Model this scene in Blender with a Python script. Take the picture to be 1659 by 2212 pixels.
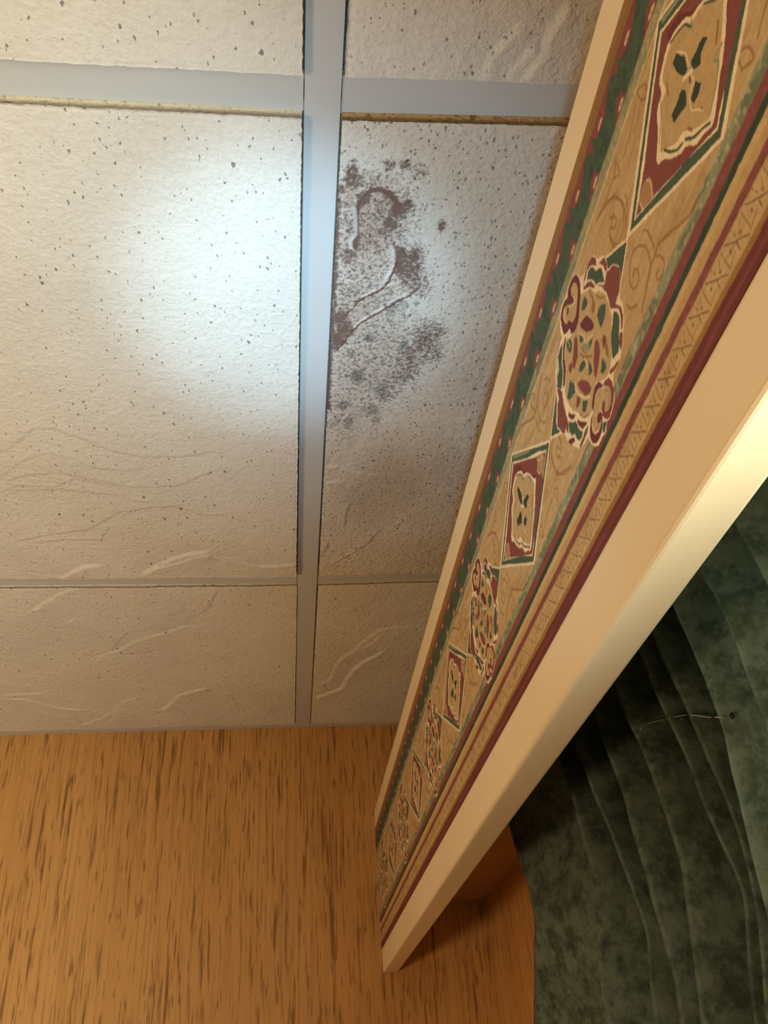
# Corner of a room seen from below: drop ceiling with a mould-stained tile, wood-grain wall,
# window cornice with a wallpaper border, green curtain behind it.
import bpy, math, random
import numpy as np
from mathutils import Matrix, Vector

for _o in list(bpy.data.objects):
    bpy.data.objects.remove(_o, do_unlink=True)
SC = bpy.context.scene
COL = SC.collection
CZ = 1.90                      # camera height above the floor; data below is relative to the camera

# ------------------------------------------------------------------ camera
cam_d = bpy.data.cameras.new('camera')
cam = bpy.data.objects.new('camera', cam_d)
COL.objects.link(cam)
_f = Vector((0.10935638, 0.81673629, 0.56655364))
_r = Vector((0.99400184, -0.09056252, -0.06130884))
_d = Vector((0.00123537, 0.56985987, -0.82174096))
_m = Matrix.Identity(4)
for _i in range(3):
    _m[_i][0] = _r[_i]; _m[_i][1] = -_d[_i]; _m[_i][2] = -_f[_i]
_m[0][3], _m[1][3], _m[2][3] = 0.0, 0.0, CZ
cam.matrix_world = _m
cam_d.sensor_fit = 'AUTO'
cam_d.sensor_width = 36.0
cam_d.lens = 1880.0 / 2212.0 * 36.0
cam_d.clip_start = 0.01
SC.camera = cam

# ------------------------------------------------------------------ view, world, lights
SC.view_settings.view_transform = 'Standard'
SC.view_settings.look = 'None'
SC.view_settings.gamma = 1.0
SC.view_settings.use_curve_mapping = False
SC.view_settings.exposure = 0.0
SC.cycles.adaptive_threshold = 0.06
SC.cycles.max_bounces = 6
SC.cycles.diffuse_bounces = 3
SC.cycles.glossy_bounces = 2
SC.cycles.transparent_max_bounces = 6
SC.cycles.caustics_reflective = False
SC.cycles.caustics_refractive = False
w = bpy.data.worlds.new('world'); SC.world = w
w.use_nodes = True
w.node_tree.nodes['Background'].inputs[0].default_value = (0.75, 0.86, 1.0, 1)
w.node_tree.nodes['Background'].inputs[1].default_value = 0.6

def light(name, kind, loc, energy, color, aim=None, **kw):
    d = bpy.data.lights.new(name, kind)
    d.energy = energy; d.color = color
    for k, v in kw.items():
        setattr(d, k, v)
    o = bpy.data.objects.new(name, d)
    COL.objects.link(o)
    o.location = loc
    if aim is not None:
        o.rotation_euler = (Vector(aim) - Vector(loc)).to_track_quat('-Z', 'Y').to_euler()
    return o

# daylight entering through the window in the right wall
light('window_daylight', 'AREA', (0.42, -0.565, CZ - 0.40), 78.0, (0.96, 1.0, 0.90),
      aim=(-1.0, -0.565, CZ - 0.40), shape='RECTANGLE', size=1.95, size_y=1.26)
# warm lamp standing in the room, left of and behind the camera
light('warm_room_lamp', 'POINT', (-1.12, 0.0, CZ - 0.38), 31.0, (1.0, 0.70, 0.40), shadow_soft_size=0.14)
# hand-held torch pointed at the ceiling: bright core and weaker spill
light('torch_beam', 'SPOT', (-0.02, 0.17, CZ - 0.12), 21.5, (0.46, 0.76, 1.0),
      aim=(0.002, 0.468, CZ + 0.53), spot_size=math.radians(26), spot_blend=1.0, shadow_soft_size=0.012)
light('torch_spill', 'SPOT', (-0.02, 0.17, CZ - 0.12), 7.5, (0.46, 0.76, 1.0),
      aim=(0.020, 0.468, CZ + 0.53), spot_size=math.radians(50), spot_blend=1.0, shadow_soft_size=0.012)

# ------------------------------------------------------------------ helpers
H = 0.5357                     # underside of the grid above the camera
ZF = H - 0.006                 # face of the ceiling tiles
YW = 1.4015                    # wood-grain wall
XW = 0.296                     # window wall
XB = 0.1365                    # front of the cornice board
BT, BB = 0.3955, 0.1645        # cornice board top / bottom
rng = np.random.default_rng(7)

def lin(c):
    c = np.asarray(c, float) / 255.0
    return np.where(c <= 0.04045, c / 12.92, ((c + 0.055) / 1.055) ** 2.4)

def mesh_obj(name, verts, faces, mat=None, parent=None, smooth=False):
    me = bpy.data.meshes.new(name)
    me.from_pydata([tuple(v) for v in verts], [], [tuple(f) for f in faces])
    me.update()
    return link_mesh(name, me, mat, parent, smooth)

def link_mesh(name, me, mat=None, parent=None, smooth=False):
    o = bpy.data.objects.new(name, me)
    COL.objects.link(o)
    if mat is not None:
        for m in (mat if isinstance(mat, (list, tuple)) else [mat]):
            me.materials.append(m)
    if smooth:
        me.polygons.foreach_set('use_smooth', np.ones(len(me.polygons), bool))
    if parent is not None:
        o.parent = parent
    return o

def np_mesh(name, V, Q, matidx=None, smooth=True):
    """mesh from numpy vertices (n,3) and quads (m,4)"""
    me = bpy.data.meshes.new(name)
    V = np.ascontiguousarray(V, np.float32); Q = np.ascontiguousarray(Q, np.int32)
    me.vertices.add(len(V)); me.vertices.foreach_set('co', V.ravel())
    me.loops.add(Q.size); me.loops.foreach_set('vertex_index', Q.ravel())
    me.polygons.add(len(Q))
    me.polygons.foreach_set('loop_start', np.arange(0, Q.size, 4, dtype=np.int32))
    if matidx is not None:
        me.polygons.foreach_set('material_index', np.ascontiguousarray(matidx, np.int32))
    me.polygons.foreach_set('use_smooth', np.full(len(Q), smooth, bool))
    me.update(calc_edges=True)
    me.validate()
    return me

def grid_quads(ni, nj, base=0, flip=False):
    i, j = np.meshgrid(np.arange(ni - 1), np.arange(nj - 1), indexing='ij')
    a = (i * nj + j).ravel() + base
    q = np.stack([a, a + nj, a + nj + 1, a + 1], 1)
    return q[:, ::-1] if flip else q

_perm = rng.random((256, 256))
def vnoise(x, y):
    xi = np.floor(x).astype(int); yi = np.floor(y).astype(int)
    fx = x - xi; fy = y - yi
    fx = fx * fx * (3 - 2 * fx); fy = fy * fy * (3 - 2 * fy)
    a = _perm[xi & 255, yi & 255]; b = _perm[(xi + 1) & 255, yi & 255]
    c = _perm[xi & 255, (yi + 1) & 255]; d = _perm[(xi + 1) & 255, (yi + 1) & 255]
    return (a * (1 - fx) + b * fx) * (1 - fy) + (c * (1 - fx) + d * fx) * fy

def fbm(x, y, oct=4):
    s = 0; a = 0.5; t = 0
    for k in range(oct):
        s = s + a * vnoise(x * 2 ** k + 17.3 * k, y * 2 ** k + 5.1 * k); t += a; a *= 0.5
    return s / t

def sstep(a, b, x):
    t = np.clip((x - a) / (b - a), 0, 1)
    return t * t * (3 - 2 * t)

def seg_dist(X, Y, pts):
    """distance to a polyline, side (+ = left of travel) and parameter along it"""
    D = np.full(X.shape, 1e9); S = np.zeros(X.shape); Tt = np.zeros(X.shape)
    n = len(pts) - 1
    for k in range(n):
        ax, ay = pts[k]; bx, by = pts[k + 1]
        dx, dy = bx - ax, by - ay
        L2 = dx * dx + dy * dy + 1e-12
        t = np.clip(((X - ax) * dx + (Y - ay) * dy) / L2, 0, 1)
        d = np.hypot(X - ax - t * dx, Y - ay - t * dy)
        s = dx * (Y - ay) - dy * (X - ax)
        m = d < D
        D = np.where(m, d, D); S = np.where(m, s, S); Tt = np.where(m, (k + t) / n, Tt)
    return D, np.sign(S), Tt

def box(name, x0, x1, y0, y1, z0, z1, mat, parent=None, bevel=0.0):
    v = [(x, y, z) for x in (x0, x1) for y in (y0, y1) for z in (z0, z1)]
    f = [(0, 1, 3, 2), (4, 6, 7, 5), (0, 4, 5, 1), (2, 3, 7, 6), (0, 2, 6, 4), (1, 5, 7, 3)]
    o = mesh_obj(name, v, f, mat, parent)
    if bevel:
        md = o.modifiers.new('bevel', 'BEVEL'); md.width = bevel; md.segments = 3
    return o

def tag(o, label=None, cat=None, group=None, kind=None):
    if label: o['label'] = label
    if cat: o['category'] = cat
    if group: o['group'] = group
    if kind: o['kind'] = kind
    return o

# ------------------------------------------------------------------ materials
class NT:
    def __init__(self, name):
        self.m = bpy.data.materials.new(name); self.m.use_nodes = True
        self.t = self.m.node_tree; self.n = self.t.nodes
        self.b = self.n['Principled BSDF']
    def new(self, kind, **kw):
        nd = self.n.new(kind)
        for k, v in kw.items():
            setattr(nd, k, v)
        return nd
    def l(self, a, b): self.t.links.new(a, b)
    def pos(self, scale=(1, 1, 1)):
        tc = self.new('ShaderNodeTexCoord'); mp = self.new('ShaderNodeMapping')
        mp.inputs['Scale'].default_value = scale
        self.l(tc.outputs['Object'], mp.inputs['Vector'])
        return mp.outputs['Vector']
    def noise(self, vec, scale, detail=2.0, rough=0.5):
        nd = self.new('ShaderNodeTexNoise')
        nd.inputs['Scale'].default_value = scale; nd.inputs['Detail'].default_value = detail
        nd.inputs['Roughness'].default_value = rough
        self.l(vec, nd.inputs['Vector'])
        return nd.outputs['Fac']
    def math(self, op, a, b=0.0, c=None, clamp=False):
        nd = self.new('ShaderNodeMath', operation=op); nd.use_clamp = clamp
        for i, v in enumerate((a, b, c)):
            if v is None: continue
            if isinstance(v, (int, float)): nd.inputs[i].default_value = v
            else: self.l(v, nd.inputs[i])
        return nd.outputs[0]
    def ramp(self, v, a, b, lo=0.0, hi=1.0):
        nd = self.new('ShaderNodeMapRange'); nd.interpolation_type = 'SMOOTHSTEP'
        nd.inputs['From Min'].default_value = a; nd.inputs['From Max'].default_value = b
        nd.inputs['To Min'].default_value = lo; nd.inputs['To Max'].default_value = hi
        self.l(v, nd.inputs['Value'])
        return nd.outputs[0]
    def mix(self, fac, a, b, mode='MIX'):
        nd = self.new('ShaderNodeMix', data_type='RGBA', blend_type=mode)
        for sock, v in ((nd.inputs[0], fac), (nd.inputs[6], a), (nd.inputs[7], b)):
            if isinstance(v, (int, float)): sock.default_value = v
            elif isinstance(v, (tuple, list, np.ndarray)): sock.default_value = (*v[:3], 1)
            else: self.l(v, sock)
        return nd.outputs[2]
    def bump(self, h, dist, strength=1.0, prev=None):
        nd = self.new('ShaderNodeBump')
        nd.inputs['Strength'].default_value = strength; nd.inputs['Distance'].default_value = dist
        self.l(h, nd.inputs['Height'])
        if prev is not None: self.l(prev, nd.inputs['Normal'])
        return nd.outputs[0]
    def done(self, color, rough=0.6, normal=None, spec=0.3):
        if isinstance(color, (tuple, list, np.ndarray)): self.b.inputs['Base Color'].default_value = (*color[:3], 1)
        else: self.l(color, self.b.inputs['Base Color'])
        if isinstance(rough, (int, float)): self.b.inputs['Roughness'].default_value = rough
        else: self.l(rough, self.b.inputs['Roughness'])
        self.b.inputs['Specular IOR Level'].default_value = spec
        if normal is not None: self.l(normal, self.b.inputs['Normal'])
        return self.m

def mat_tile():
    t = NT('ceiling_tile_face')
    p = t.pos()
    n1 = t.noise(p, 260, 2.5, 0.65); n3 = t.noise(p, 9, 2)
    col = t.mix(t.ramp(n3, 0.3, 0.7), (0.735, 0.70, 0.63), (0.785, 0.75, 0.68))
    col = t.mix(t.ramp(n1, 0.35, 0.62, 0.72, 1.0), t.mix(1.0, col, (0.80, 0.78, 0.74), 'MULTIPLY'), col)
    # pits
    def pits(scale, lo, hi, thr):
        v = t.new('ShaderNodeTexVoronoi'); v.inputs['Scale'].default_value = scale
        mp = t.new('ShaderNodeMapping'); mp.inputs['Rotation'].default_value = (0, 0, 0.6)
        mp.inputs['Scale'].default_value = (1.0, 0.6, 1.0)
        t.l(p, mp.inputs['Vector'])
        # wobble so that the pits are irregular
        nz = t.new('ShaderNodeTexNoise'); nz.inputs['Scale'].default_value = 420; t.l(p, nz.inputs['Vector'])
        ad = t.new('ShaderNodeVectorMath', operation='MULTIPLY_ADD')
        t.l(nz.outputs['Color'], ad.inputs[0]); ad.inputs[1].default_value = (0.003, 0.003, 0.003); t.l(mp.outputs[0], ad.inputs[2])
        t.l(ad.outputs[0], v.inputs['Vector'])
        sep = t.new('ShaderNodeSeparateColor'); t.l(v.outputs['Color'], sep.inputs[0])
        r = t.ramp(sep.outputs[0], thr, 1.0, 0.0, hi)
        return t.math('SUBTRACT', 1.0, t.math('DIVIDE', v.outputs['Distance'], t.math('ADD', r, 0.0001)), clamp=True)
    pa = pits(95, 0, 0.150, 0.25); pb = pits(230, 0, 0.250, 0.15)
    pit = t.math('MAXIMUM', t.math('MULTIPLY', pa, 3.5, clamp=True), t.math('MULTIPLY', pb, 2.0, clamp=True))
    # stains, and some painted shade round the sag, carried by the tile mesh
    sa = t.new('ShaderNodeAttribute', attribute_name='stain_a'); sb = t.new('ShaderNodeAttribute', attribute_name='stain_b')
    A = t.new('ShaderNodeSeparateColor'); t.l(sa.outputs['Color'], A.inputs[0])
    B = t.new('ShaderNodeSeparateColor'); t.l(sb.outputs['Color'], B.inputs[0])
    ns = t.noise(p, 330, 4, 0.75)
    def brk(d, gain=1.6, amp=3.0, off=0.16, n=ns):
        s = t.math('MULTIPLY', t.math('SUBTRACT', n, 0.5), amp)
        s = t.math('MULTIPLY', t.math('SUBTRACT', t.math('ADD', t.math('MULTIPLY', d, 1.55), s), off), gain, clamp=True)
        return t.math('MULTIPLY', s, t.math('MULTIPLY', d, 6.0, clamp=True))
    col = t.mix(t.math('MULTIPLY', B.outputs[2], 1.6, clamp=True), col, t.mix(1.0, col, (0.56, 0.47, 0.37), 'MULTIPLY'))  # tan wash: water stain and grime, plus shade painted in round the sag
    col = t.mix(t.math('MULTIPLY', A.outputs[2], 0.85), col, t.mix(t.ramp(ns, 0.3, 0.65), (0.40, 0.275, 0.195), (0.68, 0.54, 0.42)))
    col = t.mix(t.math('MULTIPLY', A.outputs[0], 0.55), col, (0.36, 0.235, 0.185))
    col = t.mix(t.math('MULTIPLY', brk(A.outputs[0]), 0.85), col, (0.105, 0.047, 0.033))
    col = t.mix(t.math('MULTIPLY', brk(A.outputs[1], 1.2, 1.7, 0.32), 0.75), col, (0.105, 0.105, 0.085))
    col = t.mix(t.math('MULTIPLY', brk(B.outputs[1], 1.2, 1.4, 0.30), 0.45), col, (0.86, 0.80, 0.74))
    col = t.mix(t.math('MULTIPLY', brk(B.outputs[0], 1.8, 2.2, 0.38), 0.85), col, (0.13, 0.05, 0.028))
    gate = t.math('MULTIPLY', B.outputs[2], 9.0, clamp=True)
    pit = t.math('MAXIMUM', pit, t.math('MULTIPLY', t.math('MULTIPLY', pits(330, 0, 0.36, 0.10), 2.2, clamp=True), gate))
    col = t.mix(t.math('MULTIPLY', pit, 0.74), col, (0.095, 0.078, 0.062))
    return t.done(col, 0.92, t.bump(n1, 0.0017, 0.75), 0.1)

def mat_fibre(name, a, b):
    t = NT(name); p = t.pos()
    n = t.noise(p, 330, 3, 0.7); n2 = t.noise(p, 150, 2, 0.6)
    col = t.mix(t.ramp(n, 0.25, 0.5), a, b)
    col = t.mix(t.ramp(n2, 0.60, 0.72, 0.0, 0.6), col, tuple(0.35 * v for v in a))
    return t.done(col, 0.95, t.bump(n, 0.0015, 0.6), 0.05)

def mat_plain(name, c, rough, spec=0.35, bump=0.0, scale=120, var=0.06):
    t = NT(name); p = t.pos()
    n = t.noise(p, scale, 3)
    n2 = t.noise(p, 6, 2)
    col = t.mix(t.ramp(n2, 0.3, 0.7), tuple(v * (1 - var) for v in c), c)
    return t.done(col, rough, t.bump(n, 0.0004, bump) if bump else None, spec)

def mat_wood(name, a, b, streak):
    t = NT(name)
    p = t.pos((1, 1, 0.055)); pl = t.pos((1, 1, 0.02)); pf = t.pos((1, 1, 0.10)); pp = t.pos()
    big = t.noise(t.pos((1, 1, 0.3)), 5, 2)
    col = t.mix(t.ramp(big, 0.3, 0.7), a, b)
    fine = t.noise(pl, 330, 3, 0.6)
    col = t.mix(t.ramp(fine, 0.42, 0.70, 0.0, 0.50), col, tuple(0.62 * v for v in a))
    s1 = t.noise(p, 190, 2, 0.55); gate = t.noise(t.pos((1, 1, 0.35)), 26, 2)
    s = t.math('MULTIPLY', t.ramp(s1, 0.54, 0.68), t.ramp(gate, 0.36, 0.58))
    col = t.mix(t.math('MULTIPLY', s, 0.80), col, streak)
    s2 = t.noise(pf, 300, 1, 0.5)
    col = t.mix(t.math('MULTIPLY', t.ramp(s2, 0.58, 0.74), 0.65), col, streak)
    return t.done(col, 0.55, t.bump(fine, 0.0004, 0.25), 0.3)

def mat_border():
    t = NT('wallpaper_border_print'); p = t.pos()
    a = t.new('ShaderNodeAttribute', attribute_name='print')
    n = t.noise(p, 300, 4, 0.65); n2 = t.noise(t.pos((1, 0.5, 2.0)), 90, 3, 0.6)
    col = t.mix(t.ramp(n, 0.30, 0.72, 0.0, 0.30), a.outputs['Color'], t.mix(1.0, a.outputs['Color'], (0.62, 0.56, 0.48), 'MULTIPLY'))
    col = t.mix(t.ramp(n2, 0.50, 0.80, 0.0, 0.22), col, t.mix(1.0, col, (1.22, 1.22, 1.22), 'MULTIPLY'))
    return t.done(col, 0.62, t.bump(n, 0.0004, 0.2), 0.08)

def mat_curtain():
    t = NT('green_suede_curtain'); p = t.pos()
    n = t.noise(p, 62, 5, 0.68); n2 = t.noise(t.pos((1, 1, 0.6)), 210, 3, 0.6); n3 = t.noise(p, 16, 3, 0.6)
    col = t.mix(t.ramp(n, 0.32, 0.66), (0.044, 0.060, 0.042), (0.132, 0.164, 0.128))
    col = t.mix(t.ramp(n2, 0.45, 0.75, 0, 0.40), col, (0.195, 0.232, 0.185))
    col = t.mix(t.ramp(n3, 0.50, 0.70, 0, 0.35), col, (0.070, 0.080, 0.042))
    m = t.done(col, 0.95, t.bump(n2, 0.0015, 0.25), 0.08)
    tr = t.new('ShaderNodeBsdfTranslucent'); t.l(t.mix(1.0, col, (1.3, 1.6, 1.5), 'MULTIPLY'), tr.inputs[0])
    ms = t.new('ShaderNodeMixShader'); ms.inputs[0].default_value = 0.09
    t.l(t.b.outputs[0], ms.inputs[1]); t.l(tr.outputs[0], ms.inputs[2]); t.l(ms.outputs[0], t.n['Material Output'].inputs['Surface'])
    return m

M_TILE = mat_tile(); M_FIB = mat_fibre('tile_fibre_edge', (0.46, 0.37, 0.24), (0.76, 0.66, 0.48)); M_FIB3 = mat_fibre('tile_side_gap_shade', (0.09, 0.075, 0.06), (0.22, 0.19, 0.15)); M_FIB2 = mat_fibre('tile_fibre_edge_stained', (0.24, 0.13, 0.045), (0.58, 0.38, 0.17))  # M_FIB3: fibre darkened to paint the shade in gaps beside the main tees
M_TEE = mat_plain('painted_steel_grid', (0.565, 0.575, 0.575), 0.38, 0.4, var=0.02)
M_PAINT = mat_plain('cream_paint', (0.80, 0.635, 0.405), 0.55, 0.3, 0.15, 300, 0.04)
M_WOOD = mat_wood('wood_grain_panel', (0.56, 0.275, 0.080), (0.66, 0.35, 0.115), (0.19, 0.078, 0.016))
M_PLY = mat_plain('bare_board', (0.46, 0.24, 0.085), 0.7, 0.2, 0.3, 80, 0.12)
M_BORDER = mat_border(); M_CURT = mat_curtain()
M_WALL = mat_plain('painted_wall', (0.42, 0.34, 0.25), 0.85, 0.2)
M_FLOOR = mat_plain('carpet', (0.17, 0.12, 0.075), 0.95, 0.1, 0.5, 400)
M_DECK = mat_plain('plenum_deck', (0.12, 0.11, 0.10), 0.9, 0.1)
M_THREAD = mat_plain('pale_thread', (0.42, 0.43, 0.36), 0.8, 0.2)
M_DOT = mat_plain('dot_black', (0.012, 0.012, 0.012), 0.5, 0.3)

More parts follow.
